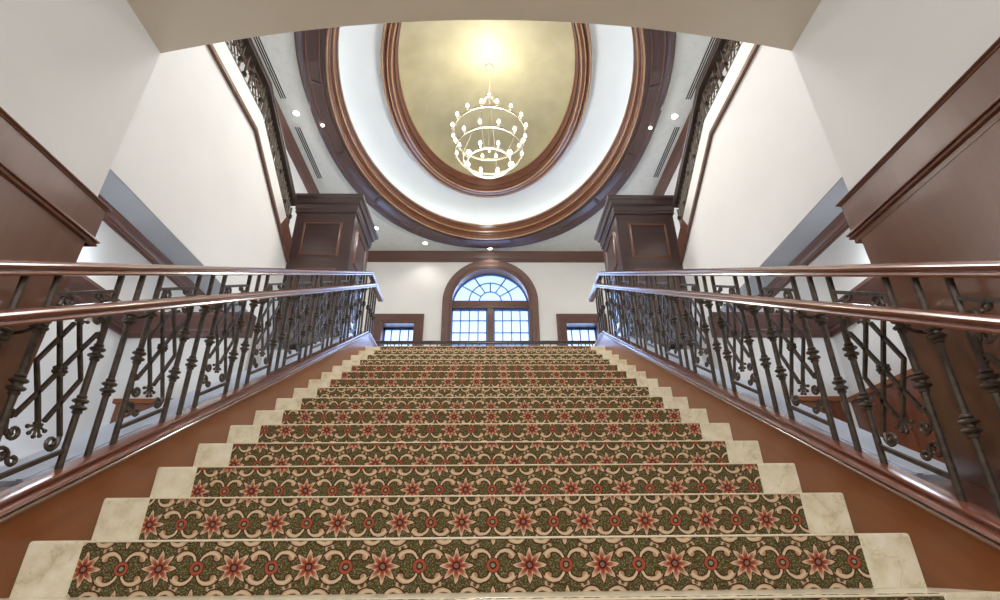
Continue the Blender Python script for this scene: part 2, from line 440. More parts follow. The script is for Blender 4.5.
tag(part('ceiling_dome', loft(BM(), dm, True), 'gold', smooth=True), 'olive gold oval dome above the chandelier', 'ceiling', kind=S)

# crown mouldings
def crown(drop, out, up=0.0):   # p away from the wall, q height measured from ceiling
    return [(0, 0), (out, 0), (out, -drop * .14), (out * .9, -drop * .2), (out * .82, -drop * .38), (out * .55, -drop * .58), (out * .42, -drop * .66),
            (out * .42, -drop * .74), (out * .25, -drop * .80), (out * .2, -drop), (0, -drop)]
def hsweep(bm, path, prof, flip=False):
    return sweep(bm, path[::-1] if flip else path, prof, (0, 0, 1))
# b x t = z x t : for t=+y -> -x ; t=+x -> +y
tag(part('trim_4', hsweep(BM(), [(3.66, YN, ZCE), (3.66, YW, ZCE)], crown(.28, .09)), 'trimwood', smooth=True), 'brown crown moulding along the right side of the ceiling', 'crown moulding', kind=S)
tag(part('trim_5', hsweep(BM(), [(-3.66, YW, ZCE), (-3.66, YN, ZCE)], crown(.28, .09)), 'trimwood', smooth=True), 'brown crown moulding along the left side of the ceiling', 'crown moulding', kind=S)
tag(part('trim_6', hsweep(BM(), [(3.57, YW, ZCE), (-3.57, YW, ZCE)], crown(.28, .09)), 'trimwoodx', smooth=True), 'brown crown moulding above the arched window', 'crown moulding', kind=S)

# wood panelling of the near walls: lower board, frieze, two mouldings, wrapped round the wall end
for s, side in ((-1, 'left'), (1, 'right')):
    root = empty('trim_7' if s < 0 else 'trim_8', (s * XN, 1.0, ZF), 'glossy mahogany wainscot with two ledged mouldings on the near %s wall' % side, 'wainscot', kind=S)
    x0, x1 = XN - .022, XN + .30; ZT = 1.553 if s < 0 else 1.605
    part('wainscot_board', box(BM(), s * x0, s * x1, -3.5, YN + .012, ZF, 1.36), 'panelwood', root)
    part('frieze_board', box(BM(), s * (x0 - .002), s * x1, -3.5, YN + .05, 1.36, ZT - .015), 'panelwood', root)
    def lmould(z, prof, nm):
        bm = BM(); path = [(s * x0, -3.5, z), (s * x0, YN + .05, z), (s * x1, YN + .05, z)]
        # normals must point away from the wall
        pr = [(p * (1 if s > 0 else -1), q) for p, q in prof]
        sweep(bm, path, pr, (0, 0, 1)); part(nm, bm, 'woodx', root, smooth=True)
    lmould(ZT, [(0, 0), (.014, 0), (.018, -.007), (.014, -.012), (.008, -.014), (.006, -.020), (0, -.023)], 'top_moulding')
    lmould(ZT - .185, [(0, .008), (.008, .008), (.010, 0), (.019, -.003), (.019, -.010), (.010, -.012), (.010, -.020), (.015, -.022), (.014, -.029), (.006, -.033), (0, -.036)], 'lower_moulding')
    # filler between the wainscot and the stair curb
    part('curb_filler', prism_x(BM(), [(-2.2, ZF), (-1.7, ZF), (YN - .02, ZF), (YN - .02, zs(-.90, YN)), (-1.6, zs(-.90, -1.6)), (-2.2, zs(-.90, -1.6))], s * 1.6465, s * (x0 - .001)), 'woodx', root)

# inner walls under the upper flights, soffits, passages
YB, ZB = 4.28, 4.33        # bend of the upper flight's stringer
YE = 5.735
ze = ZB - K * (YE - YB)
for s, side in ((-1, 'left'), (1, 'right')):
    poly = [(YN, 2.46), (5.735, 2.46), (5.735, ze), (YB, ZB), (YN, ZB)]
    tag(part('wall_stair_' + side, prism_x(BM(), poly, s * 2.6, s * 2.72), 'wall'), 'large smooth white wall under the %s upper flight' % side, 'wall', kind=S)
    # steps and soffit of the upper flight
    top = []; n = 11; rr = (4.10 - ZL) / n; y = 6.95
    for i in range(n):
        top += [(y, ZL + rr * i), (y, ZL + rr * (i + 1))]; y -= .25
    fl = empty('upper_flight', (s * 3.18, 4.5, 2.46), 'upper stair flight climbing back along the %s wall' % side, 'stairs', kind=S)
    part('steps', prism_x(BM(), [(6.95, 2.46)] + top + [(YN, 4.10), (YN, 2.60), (5.5, 2.60)], s * 2.72, s * 3.66), 'marble', fl)
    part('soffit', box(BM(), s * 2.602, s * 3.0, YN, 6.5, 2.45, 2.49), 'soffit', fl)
    tr = empty('trim_9' if s < 0 else 'trim_10', (s * 2.6, 4.0, ze), 'stepped fascia with brown edge strip under the %s gallery railing' % side, 'stair trim', kind=S)
    path = [(s * 2.6, YN, ZB), (s * 2.6, YB, ZB), (s * 2.6, YE, ze)]
    def fasc(p0, p1, d, yend, mat, nm, ystart=YN):
        pth = []
        if ystart < YB: pth = [(s * 2.6, ystart, ZB), (s * 2.6, YB, ZB)]
        else: pth = [(s * 2.6, ystart, ZB - K * (ystart - YB))]
        pth.append((s * 2.6, yend, ZB - K * (yend - YB)))
        prof = [(p0, 0), (p0, -s * d), (p1, -s * d), (p1, 0)] if False else [(p0, s * .12), (p0, -s * d), (p1, -s * d), (p1, s * .12)]
        return part(nm, sweep(BM(), pth, prof, (1, 0, 0)), mat, tr)
    fasc(-.015, .022, .035, YE, 'trimwood', 'edge_strip')
    fasc(.022, .05, .022, YE, 'wood', 'edge_bead')
    fasc(.05, .30, .006, 5.3, 'wall', 'fascia_board')
    fasc(.05, .30, .012, YE, 'woodx', 'fascia_newel_board', 5.3)
    # passage behind the balustrade
    tag(part('wall_passage_' + side, box(BM(), s * 2.93, s * 3.655, YN, 6.4, ZF, 2.45), 'wall'), 'pale side passage wall seen through the %s balusters' % side, 'wall', kind=S)
    tag(part('wall_passage_end_' + side, box(BM(), s * 1.905, s * 2.93, 6.2, 6.4, ZF, 2.45), 'wall'), 'pale end wall of the %s passage' % side, 'wall', kind=S)
    tag(part('wall_partition_' + side, box(BM(), s * 1.905, s * 2.93, 3.90, 4.15, ZF, 1.83), 'wall'), 'low pale partition wall behind the %s balusters' % side, 'wall', kind=S)
    nm = 11 if s < 0 else 12
    pr = [(p * (1 if s > 0 else -1), q) for p, q in crown(.19, .10)]
    tag(part('trim_%d' % nm, sweep(BM(), [(s * 2.93, YN, 1.835), (s * 2.93, 3.90, 1.835), (s * 1.905, 3.90, 1.835)], pr, (0, 0, 1)), 'trimwoodx', smooth=True),
        'brown cornice turning the corner behind the %s balusters' % side, 'cornice', kind=S)
    pr = [(p * (1 if s > 0 else -1), q) for p, q in crown(.10, .08)]
    tag(part('trim_%d' % (nm + 2), sweep(BM(), [(s * 2.93, YN, 2.455), (s * 2.93, 6.2, 2.455)], pr, (0, 0, 1)), 'trimwoodx', smooth=True),
        'thin brown crown strip under the grey soffit on the %s' % side, 'crown moulding', kind=S)
    wn = empty('trim_%d' % (nm + 4), (s * 2.4, 3.88, ZF), 'mahogany wainscot panel low behind the %s balusters' % side, 'wainscot', kind=S)
    wx = 2.80
    part('wainscot_board', box(BM(), s * 1.91, s * wx, 3.87, 3.899, ZF, 1.09), 'woodz', wn)
    part('wainscot_cap', box(BM(), s * 1.91, s * (wx + .015), 3.845, 3.899, 1.09, 1.125), 'wood', wn)
    bm = BM()
    for xa in (1.98, 2.30, 2.68): box(bm, s * xa, s * (xa + .06), 3.855, 3.872, .2, 1.05)
    part('wainscot_stile', bm, 'woodz', wn)
    if s > 0:
        part('wainscot_board', box(BM(), 2.90, 2.929, 2.9, 3.9, ZF, 1.09), 'woodz', wn)
        part('wainscot_cap', box(BM(), 2.875, 2.929, 2.9, 3.9, 1.09, 1.125), 'wood', wn)
        bm = BM()
        for ya in (3.05, 3.4, 3.75): box(bm, 2.888, 2.902, ya, ya + .06, .2, 1.05)
        part('wainscot_stile', bm, 'woodz', wn)

# ------------------------------------------------------------------ windows
YG = YW + .33
k_ = (YG) / 11.0
def bar(bm, a, b, w=.03, d=.03): # straight muntin in the glass plane
    a, b = V((a[0], YG, a[1])), V((b[0], YG, b[1])); t = (b - a).normalized()
    sweep(bm, [a, b], [(-w / 2, -d / 2), (w / 2, -d / 2), (w / 2, d / 2), (-w / 2, d / 2)], (0, -1, 0)); return bm
def arcbar(bm, cx, cz, r, w=.03, d=.03, n=28, a0=0, a1=PI):
    pts = [(cx - r * math.cos(a0 + (a1 - a0) * i / n), YG, cz + r * math.sin(a0 + (a1 - a0) * i / n)) for i in range(n + 1)]
    return sweep(bm, pts, [(-w / 2, -d / 2), (w / 2, -d / 2), (w / 2, d / 2), (-w / 2, d / 2)], (0, -1, 0))
w1 = empty('window_1', (WX, YG, 2.9), 'tall arched window with fanlight in the far wall', 'window', kind=S)
TP = [(-.04, -.0), (-.04, .02), (-.02, .035), (0, .035), (.02, .05), (.06, .045), (.10, .06), (.15, .075), (.185, .075), (.19, .05), (.19, 0)]
def casing(nm, pts, parent): part(nm, sweep(BM(), pts, TP, (0, -1, 0)), 'trimwoodx', parent, smooth=True)
casing('casing', [(x, YW - .001, z) for x, z in arch_loop(WX, WR, 2.9, WZ)], w1)
# lined reveal
lp = arch_loop(WX, WR, 2.9, WZ)
part('reveal_lining', sweep(BM(), [(x, YW, z) for x, z in lp], [(0, 0), (-.012, 0), (-.012, -.36), (0, -.36)], (0, -1, 0)), 'trimwoodx', w1, smooth=True)
TZ0, TZ1 = 5.56, 5.755
part('transom_bar', box(BM(), WX - .96, WX + .96, YG - .09, YG + .04, TZ0, TZ1), 'trimwoodx', w1)
part('mullion', box(BM(), WX - .075, WX + .075, YG - .07, YG + .04, 2.9, TZ0), 'trimwoodx', w1)
sash = BM()
for sx in (-1, 1):
    xa, xb = sorted((WX + sx * .085, WX + sx * .945))
    for x0 in (xa, xb): bar(sash, (x0, 2.92), (x0, TZ0), .05)
    for z0 in (2.95, TZ0 - .03): bar(sash, (xa, z0), (xb, z0), .055)
    for i in range(1, 4): bar(sash, (xa + (xb - xa) * i / 4, 2.92), (xa + (xb - xa) * i / 4, TZ0), .026)
    z0 = 5.24
    while z0 > 3: bar(sash, (xa, z0), (xb, z0), .026); z0 -= .32
part('sash_bars', sash, 'blueframe', w1)
fan = BM(); cz = TZ1 + .01; GR = .95 
arcbar(fan, WX, WZ, .945, .05, .04)
arcbar(fan, WX, cz, .53); arcbar(fan, WX, cz, .275)
for an in (32, 62, 118, 148):
    a = math.radians(an); bar(fan, (WX + .275 * math.cos(a), cz + .275 * math.sin(a)), (WX + .90 * math.cos(a), cz + (.90 if an in (32, 148) else .80) * math.sin(a)))
bar(fan, (WX, cz + .275), (WX, cz + .53))
bar(fan, (WX - .93, cz + .01), (WX + .93, cz + .01), .04)
part('fanlight_bars', fan, 'blueframe', w1)
gl = BM(); box(gl, WX - .95, WX + .95, YG + .025, YG + .031, 2.9, TZ0)
part('pane', gl, 'glass', w1)
part('fanlight_pane', prism_y(BM(), [p for p in arch_loop(WX, .95, TZ1, WZ + .02) if p[1] >= TZ1], YG + .025, YG + .031), 'glass', w1)
for i, (a, b) in enumerate(SW):
    w = empty('window_%d' % (i + 2), ((a + b) / 2, YG, 2.9), 'small square-headed window %s of the arched one' % ('left', 'right')[i], 'window', kind=S)
    casing('casing', [(a, YW - .001, 2.9), (a, YW - .001, 5.06), (b, YW - .001, 5.06), (b, YW - .001, 2.9)], w)
    part('reveal_lining', sweep(BM(), [(a, YW, 2.9), (a, YW, 5.06), (b, YW, 5.06), (b, YW, 2.9)], [(0, 0), (-.012, 0), (-.012, -.36), (0, -.36)], (0, -1, 0)), 'trimwoodx', w)
    bm = BM()
    for x0 in (a + .03, b - .03): bar(bm, (x0, 2.9), (x0, 5.05), .05)
    bar(bm, (a, 5.02), (b, 5.02), .06)
    for j in range(1, 4): bar(bm, (a + (b - a) * j / 4, 2.9), (a + (b - a) * j / 4, 5.04), .026)
    z0 = 4.70
    while z0 > 3: bar(bm, (a, z0), (b, z0), .026); z0 -= .30
    part('sash_bars', bm, 'blueframe', w)
    part('pane', box(BM(), a + .01, b - .01, YG + .025, YG + .031, 2.9, 5.05), 'glass', w)

# ------------------------------------------------------------------ staircase
st = empty('staircase', (0, Y0, ZF), 'wide cream marble staircase climbing to the landing', 'stairs')
for n in range(NB, NT + 1):
    y, z = Y0 + TR * n + .012, H0 + RI * n - .002
    yb = y + TR + .02 if n < NT else y + TR + .01
    r = .012
    poly = [(y - .006, z - RI - .012), (y - .006, z - r), (y - .003, z - r * .35), (y + r * .6, z), (yb, z), (yb, z - RI - .012)]
    sp1 = part('step', prism_x(BM(), poly, -W, W), 'marble', st)
    bm = BM(); tube(bm, [(-WC, y - .019, z - .0055), (WC, y - .019, z - .0055)], .0032, 6)  # added cream strip drawing the bright highlight along the step edge
    part('nosing_highlight', bm, 'bead', sp1)
for s in (-1, 1):
    ytop = Y0 + TR * (NT + 1) - .23
    hz = -.93; yA = -1.75; yT = 6.27; yZ = 6.74
    poly = [(yA, ZF), (yZ, ZF), (yZ, zs(hz, yT)), (yT, zs(hz, yT)), (yA, zs(hz, yA) + .02)]
    sg = part('stringer', prism_x(BM(), poly, s * (W + .001), s * 1.645), 'wood', st)
    # cap moulding
    ca = [(.016, 0), (-.056, 0), (-.061, -.003), (-.061, -.010), (-.056, -.012), (-.050, -.013), (-.050, -.018), (-.080, -.018), (-.088, -.021), (-.091, -.027), (-.088, -.033), (-.080, -.036), (-.066, -.037), (-.066, -.043), (-.076, -.044), (-.080, -.049), (-.076, -.055), (-.0655, -.058), (-.0635, -.066), (.016, -.066)]
    prof = [(p, s * q) for q, p in ca]
    path = [(s * 1.63, yA, zs(-.87, yA)), (s * 1.63, yT, zs(-.87, yT)), (s * 1.63, yZ + .02, zs(-.87, yT))]
    part('stringer_cap', sweep(BM(), path, prof, (1, 0, 0)), 'rail', sg, smooth=True)
    ld = part('outer_ledge', prism_x(BM(), [(YN + .02, ZF), (5.73, ZF), (5.73, zs(-.885, 5.73)), (YN + .02, zs(-.885, YN + .02))], s * 1.6465, s * 1.90), 'ledge', st)
    bm = BM(); sweep(bm, [(s * 1.70, YN + .02, zs(-.885, YN + .02)), (s * 1.70, 5.73, zs(-.885, 5.73))], [(0, -.012), (.006, -.012), (.006, .012), (0, .012)], (1, 0, 0))
    part('ledge_lip', bm, 'ledge', ld)

# runner
def tph(n):
    T = [.090, .106, .118, .121, .160, .180, .205, .235, .278, .285, .288, .32, .34, .36, .38]
    return .09 + .015 * n if n < 0 else T[n]
bm = BM(); uvl = bm.loops.layers.uv.new('UVMap'); prof = []
for n in range(NB, NT + 1):
    y, z = Y0 + TR * n, H0 + RI * n; v = -.5 * n - tph(n); z -= .003; r = .017
    prof += [(y - .006, z - RI + .002, v + RI + .002), (y - .006, z - r, v + .013), (y - .004, z - r * .35, v + .004), (y + .001, z - .002, v - .002), (y + .010, z, v - .011)]
    if n < NT: prof.append((y + TR - .008, z, -.5 * (n + 1) - tph(n + 1) + RI + .004))
    else: prof.append((y + 2.2, z, v - 2.2))
rows = []
NX = 12
for y, z, v in prof: rows.append([(bm.verts.new((-WC + 2 * WC * i / NX, y, z)), (-WC + 2 * WC * i / NX, v)) for i in range(NX + 1)])
for a, b in zip(rows[:-1], rows[1:]):
    for i in range(NX):
        q = (a[i], a[i + 1], b[i + 1], b[i]); f = bm.faces.new([x[0] for x in q])
        for l, x in zip(f.loops, q): l[uvl].uv = x[1]
# turned-down edges
for side in (0, NX):
    for a, b in zip(rows[:-1], rows[1:]):
        p, q = a[side], b[side]; dx = .0004 * (1 if side else -1)
        off = V((dx, .010, -.010))
        f = bm.faces.new((p[0], q[0], bm.verts.new(q[0].co + off), bm.verts.new(p[0].co + off)))
        for l in f.loops: l[uvl].uv = p[1]
me_c = part('carpet_runner', bm, 'carpet', None)
tag(me_c, 'green, red and cream floral carpet runner down the marble stairs', 'carpet')

# ------------------------------------------------------------------ balusters and lattice panels
def collar_mesh():
    bm = BM()
    lathe(bm, [(.011, -.040), (.017, -.037), (.019, -.029), (.015, -.024), (.026, -.020), (.0305, -.014), (.026, -.008), (.016, -.004), (.016, .004), (.026, .008), (.0305, .014), (.026, .020), (.015, .024), (.019, .029), (.017, .037), (.011, .040)], 12)
    return mesh_from(bm, 'collar', 'iron', True)
COL = collar_mesh()
def bal_mesh(L, r=.0132):
    bm = BM(); tube(bm, [(0, 0, -.03), (0, 0, L)], r, 8)
    return mesh_from(bm, 'baluster', 'iron', True)
def panel_meshes(k, hs=1.0, fs=1.0, wide=.295):
    """ironwork between two balusters; a = run, b = height, sheared by slope k. returns dict"""
    def P(a, b): return V((0, a * fs, b * hs + k * a * fs))
    m = min(hs, fs) if hs < 1 else 1.0
    def spiral(c, r0, a0, turns, dr=1, r1=.35, n=14):
        cc = P(*c); out = []
        for i in range(n + 1):
            t = i / n; a = math.radians(a0) + dr * 2 * PI * turns * t; r = r0 * m * (1 - (1 - r1) * t)
            out.append(cc + V((0, r * math.cos(a), r * math.sin(a))))
        return out
    rot = lambda pts: [(-a, -b) for a, b in pts]
    lat = BM(); rb = .0098 * (1 if hs == 1 else .8)
    lines = [[(.117, -.296), (.053, -.135), (0, 0), (-.053, .135), (-.117, .296)],         # long bar through the rosette
             [(-.002, -.206), (-.041, -.107), (-.114, .065), (-.02, .205)],               # left hexagon
             [(-.112, -.142), (-.049, -.065), (0, 0), (.049, .065), (.112, .142)]]        # cross diagonal
    for L in lines: tube(lat, [P(*p) for p in L], rb, 4)
    tube(lat, [P(*p) for p in rot(lines[1])], rb, 4)
    for h_ in (.344, -.366):
        sh = -.046 if h_ > 0 and hs == 1 else 0
        tube(lat, [P(-wide / 2 + .022 + sh, h_), P(wide / 2 + .022 + sh, h_)], rb * 1.15, 4)
    d = {'lattice': mesh_from(lat, 'lattice_panel', 'iron')}
    ro = BM()
    for i in range(7):
        a = 2 * PI * i / 7
        for sx in (-1, 1): ball(ro, (sx * .010, .016 * m * math.cos(a), .016 * m * math.sin(a)), .0085, 7)
    ball(ro, (-.016, 0, 0), .008, 7); ball(ro, (.016, 0, 0), .008, 7)
    d['rosette'] = mesh_from(ro, 'rosette', 'iron', True)
    sc = []
    for sg in (1, -1):
        f = (lambda p: p) if sg == 1 else (lambda p: (-p[0], -p[1]))
        a_ = 0 if sg == 1 else 180
        b1 = BM(); tube(b1, [P(*f((.117, -.296)))] + spiral(f((.088, -.310)), .029, 5 + a_, 1.25, -1), .0085, 6, .0065); sc.append(b1)
        b2 = BM(); tube(b2, spiral(f((-.122, -.132)), .016, 160 + a_, .8, -1)[::-1] + [P(*f((-.125, -.17))), P(*f((-.115, -.205)))] + spiral(f((-.085, -.208)), .026, 180 + a_, 1.2, 1), .0075, 6); sc.append(b2)
        b3 = BM(); tube(b3, spiral(f((-.100, -.282)), .031, 0 + a_, 1.2, 1)[::-1] + [P(*f((-.066, -.30)))] + spiral(f((-.046, -.318)), .021, 180 + a_, .9, 1), .0075, 6); sc.append(b3)
    d['scroll'] = [mesh_from(x, 'scroll', 'iron', True) for x in sc]
    pl = BM()
    for i in range(5):
        a = math.radians(-90 + (i - 2) * 36)
        e = V((0, math.cos(a), math.sin(a))) * .042 * m
        tube(pl, [V((0, 0, 0)), e * .6, e], .0055, 6, .0045); ball(pl, e, .0085, 7)
    tube(pl, [V((0, -.018 * m, .004)), V((0, .018 * m, .004))], .007, 6)
    d['palmette'] = mesh_from(pl, 'palmette', 'iron', True)
    d['pos'] = {'low': P(0, -.212), 'high': P(0, .212)}
    return d
def add_panel(root, D, loc):
    p = put('lattice_panel', D['lattice'], root, loc)
    put('rosette', D['rosette'], p, loc)
    for s_ in D['scroll']: put('scroll', s_, p, loc)
    put('palmette', D['palmette'], p, V(loc) + D['pos']['low'])
    q = put('palmette', D['palmette'], p, V(loc) + D['pos']['high']); q.rotation_euler = (PI, 0, 0)
    return p
def rail_prof(s=1, w=1.0):
    pts = [(-.020, -.008), (-.034, -.006), (-.037, .001), (-.034, .008), (-.027, .011), (-.027, .016), (-.037, .021), (-.040, .030), (-.034, .040), (-.018, .047)]
    full = pts + [(-q, p) for q, p in pts[::-1]]
    return [(p * w, q * s * w) for q, p in full]

HB = -.87; L_B = .868
PANEL = panel_meshes(K)
BAL = bal_mesh(L_B)
XB = 1.63
for s, side in ((-1, 'left'), (1, 'right')):
    root = empty('balustrade', (s * XB, 3.5, zs(HB, 3.5)), 'dark scrolled iron balustrade with polished wooden handrails on the %s of the stairs' % side, 'railing', 'iron balustrades with wooden handrails')
    # rails
    yA = -1.3; yT = 6.24; yZ = 6.70
    path = [(s * XB, yA, zs(0, yA)), (s * XB, yT, zs(0, yT)), (s * XB, yZ, zs(0, yT))]
    part('handrail', sweep(BM(), path, rail_prof(1, 1.0), (1, 0, 0)), 'rail', root, smooth=True)
    gz = -.190
    path = [(s * 1.553, yA, zs(gz, yA)), (s * 1.553, yT, zs(gz, yT)), (s * 1.553, yZ, zs(gz, yT))]
    gr = part('grab_rail', sweep(BM(), path, rail_prof(1, .98), (1, 0, 0)), 'rail', root, smooth=True)
    y = 2.091 - .541 * 2; n = 0
    while y < 6.1:
        for j, cs in enumerate(((-.40, -.622), (-.255, -.583), (-.235, -.464))):
            yy = y + .1235 * j
            if yy > 6.22: break
            b = put('baluster', BAL, root, (s * XB, yy, zs(HB, yy)))
            for c in cs: put('collar', COL, b, (s * XB, yy, zs(c, yy)))
            b.rotation_euler = (math.radians(3.1), 0, 0)
        yc = y + .247 + .126
        if yc < 6.1: add_panel(root, PANEL, (s * XB, yc, zs(-.434, yc)))
        # bracket holding the grab rail
        bm = BM(); yy = y + .1235
        tube(bm, [(s * XB, yy, zs(-.24, yy)), (s * 1.59, yy, zs(-.235, yy)), (s * 1.556, yy, zs(-.215, yy)), (s * 1.553, yy, zs(-.192, yy))], .007, 6)
        part('bracket', bm, 'iron', gr)
        y += .541
    # level end over the landing
    for yy in (6.33, 6.45, 6.57, 6.69):
        b = put('baluster', BAL, root, (s * XB, yy, zs(HB, yT + .03)))
        put('collar', COL, b, (s * XB, yy, zs(HB, yT) + .40)); 

# landing balustrade in front of the windows
YL = 8.45
lb = empty('balustrade', (0, YL, ZL), 'low brown railing across the landing below the arched window', 'railing')
part('handrail', sweep(BM(), [(2.6, YL, 3.455), (-2.6, YL, 3.455)], [(p * 1.0, q) for p, q in rail_prof()], (0, 1, 0)), 'dark', lb, smooth=True)
part('bottom_rail', box(BM(), -2.6, 2.6, YL - .02, YL + .02, ZL + .06, ZL + .10), 'iron', lb)
bmm = BM(); tube(bmm, [(0, 0, 0), (0, 0, .96)], .010, 6); LBM = mesh_from(bmm, 'baluster', 'iron', True)
i = 0; x = -2.52
while x < 2.55:
    b = put('baluster', LBM, lb, (x, YL, ZL - .005)); put('collar', COL, b, (x, YL, ZL + (.5 if i % 2 else .62))); i += 1
    x += .126

# gallery balustrades on the upper flights
PL0 = panel_meshes(0, .50, 1.0); PLS = panel_meshes(-K, .50, 1.0)
bmm = BM(); tube(bmm, [(0, 0, -.02), (0, 0, .42)], .014, 6); GB = mesh_from(bmm, 'baluster', 'iron', True)
for s, side in ((-1, 'left'), (1, 'right')):
    XG = 2.63; base = ZB + .29
    gb = empty('balustrade', (s * XG, YB, base), 'dark iron gallery railing above the white fascia on the %s upper level' % side, 'railing')
    def gz_(y): return base if y < YB else base - K * (y - YB)
    def pth(d): return [(s * XG, YN + .02, base + d), (s * XG, YB, base + d), (s * XG, 5.60, gz_(5.60) + d)]
    part('handrail', sweep(BM(), pth(.44), rail_prof(1, 1.75), (1, 0, 0)), 'darktrim', gb, smooth=True)
    part('bottom_rail', sweep(BM(), pth(.01), [(-.02, -.035), (.025, -.035), (.025, .035), (-.02, .035)], (1, 0, 0)), 'iron', gb)
    y = 2.12
    while y < 5.7:
        for j in range(3):
            yy = y + .1235 * j
            if yy < 5.62:
                b = put('baluster', GB, gb, (s * XG, yy, gz_(yy)))
                put('collar', COL, b, (s * XG, yy, gz_(yy) + (.2, .12, .28)[j]))
        yc = y + .247 + .147
        for yy in (y + .247 + .10, y + .247 + .19):
            if False:
                b = put('baluster', GB, gb, (s * XG, yy, gz_(yy))); put('collar', COL, b, (s * XG, yy, gz_(yy) + .16))
        if yc < 5.5: add_panel(gb, PL0 if yc < YB else PLS, (s * XG, yc - .02, gz_(yc) + .215))
        y += .541
    yy = YB + .03
    while yy < 5.6:
        put('baluster', GB, gb, (s * XG, yy, gz_(yy))); yy += .0617

# ------------------------------------------------------------------ paneled piers
for s, side in ((-1, 'left'), (1, 'right')):
    xa, xb, ya, yb = 1.80, 2.60, 5.74, 6.62; z0, z1 = ZL - .012, 4.30
    pr = empty('paneled_pier', (s * 2.2, 6.18, ZL - .012), 'dark wooden paneled pier with cornice behind the %s railing' % side, 'pier', 'paneled piers')
    part('body', box(BM(), s * xa, s * xb, ya, yb, z0, z1), 'dark', pr)
    def frame(pts, b, nm, parent, w=.03):   # bolection moulding around a panel
        bm = BM(); sweep(bm, pts, [(-.005, 0), (w, 0), (w, .008), (w * .75, .022), (w * .45, .018), (w * .25, .008), (-.005, .006)], b, closed=True)
        part(nm, bm, 'woodx', parent, smooth=True)
    for (zl, zh) in ((3.58, 4.12), (2.75, 3.40)):
        fx = [(1.955, zl), (1.955, zh), (2.475, zh), (2.475, zl)]
        f = [(s * x, ya, z) for x, z in fx]
        if s > 0: f = f[::-1]
        frame(f, (0, -1, 0), 'panel_moulding', pr)
        part('panel', box(BM(), s * 1.965, s * 2.465, ya - .006, ya + .01, zl + .01, zh - .01), 'dark', pr)
        fy = [(5.92, zl), (5.92, zh), (6.44, zh), (6.44, zl)]
        f = [(s * xa, y, z) for y, z in fy]
        if s < 0: f = f[::-1]
        frame(f, (-s, 0, 0), 'panel_moulding', pr)
        part('panel', box(BM(), s * (xa - .006), s * (xa + .01), 5.93, 6.43, zl + .01, zh - .01), 'dark', pr)
    co = [(-.02, 0), (.012, 0), (.024, .012), (.018, .03), (.018, .05), (.028, .06), (.028, .135), (.05, .145), (.055, .165), (.07, .20), (.09, .215), (.10, .235), (.10, .262), (-.02, .262)]
    pts = [(s * xa, ya, z1 - .02), (s * xb, ya, z1 - .02), (s * xb, yb, z1 - .02), (s * xa, yb, z1 - .02)]
    # z x t must point outwards
    if s > 0: pts = pts[::-1]
    part('cornice', sweep(BM(), pts, co, (0, 0, 1), closed=True), 'dark', pr)
    part('top_board', box(BM(), s * (xa - .05), s * (xb + .05), ya - .05, yb + .05, z1 + .20, z1 + .24), 'dark', pr)

# ------------------------------------------------------------------ ceiling fittings
for (xc, ya, yb_, d) in ((-3.44, 4.0, 6.18, 'left'), (-3.42, 6.82, 8.2, 'left'), (3.44, 4.0, 6.12, 'right'), (3.46, 6.75, 8.11, 'right')):
    v = empty('ceiling_vent', (xc, (ya + yb_) / 2, ZCE - .004), 'long triple-slot ceiling air vent on the %s, %s' % (d, 'nearer the vault' if ya < 5 else 'farther, beside the pier'), 'vent', 'ceiling slot vents')
    part('frame', box(BM(), xc - .07, xc + .07, ya - .02, yb_ + .02, ZCE - .006, ZCE + .002), 'vent', v)
    for j in (-1, 0, 1):
        part('slot', box(BM(), xc + j * .036 - .010, xc + j * .036 + .010, ya, yb_, ZCE - .009, ZCE - .005), 'black', v)
for x, y, lab in ((-3.33, 6.5, 'bright recessed downlight on the left ceiling strip between two vents'), (3.33, 6.5, 'bright recessed downlight on the right ceiling strip between two vents'),
             (-2.62, 9.95, 'bright recessed downlight behind the left pier cornice'), (2.70, 9.95, 'bright recessed downlight behind the right pier cornice'),
             (-1.54, 10.58, 'recessed downlight left of the centre one above the far wall'), (.06, 10.80, 'recessed downlight at the tip of the oval above the arched window')):
    d = empty('recessed_downlight', (x, y, ZCE - .01), lab, 'ceiling light', 'recessed ceiling downlights')
    bm = BM(); lathe(bm, [(.052, 0), (.075, -.003), (.075, -.010), (.070, -.014), (.050, -.010)], 24, (x, y, ZCE)); part('trim_ring', bm, 'vent', d, smooth=True)
    bm = BM(); lathe(bm, [(.05, -.006), (.05, -.012), (.03, -.016)], 24, (x, y, ZCE)); part('lens', bm, 'down', d)
for x, lab in ((-2.93, 'tiny pin light set in the left of the panelled oval ring'), (2.95, 'tiny pin light set in the right of the panelled oval ring')):
    bm = BM(); lathe(bm, [(.03, 0), (.03, -.012), (.018, -.03)], 16, (x, 6.72, 6.945)); part('pin_light', bm, 'pin', ring)['label'] = lab

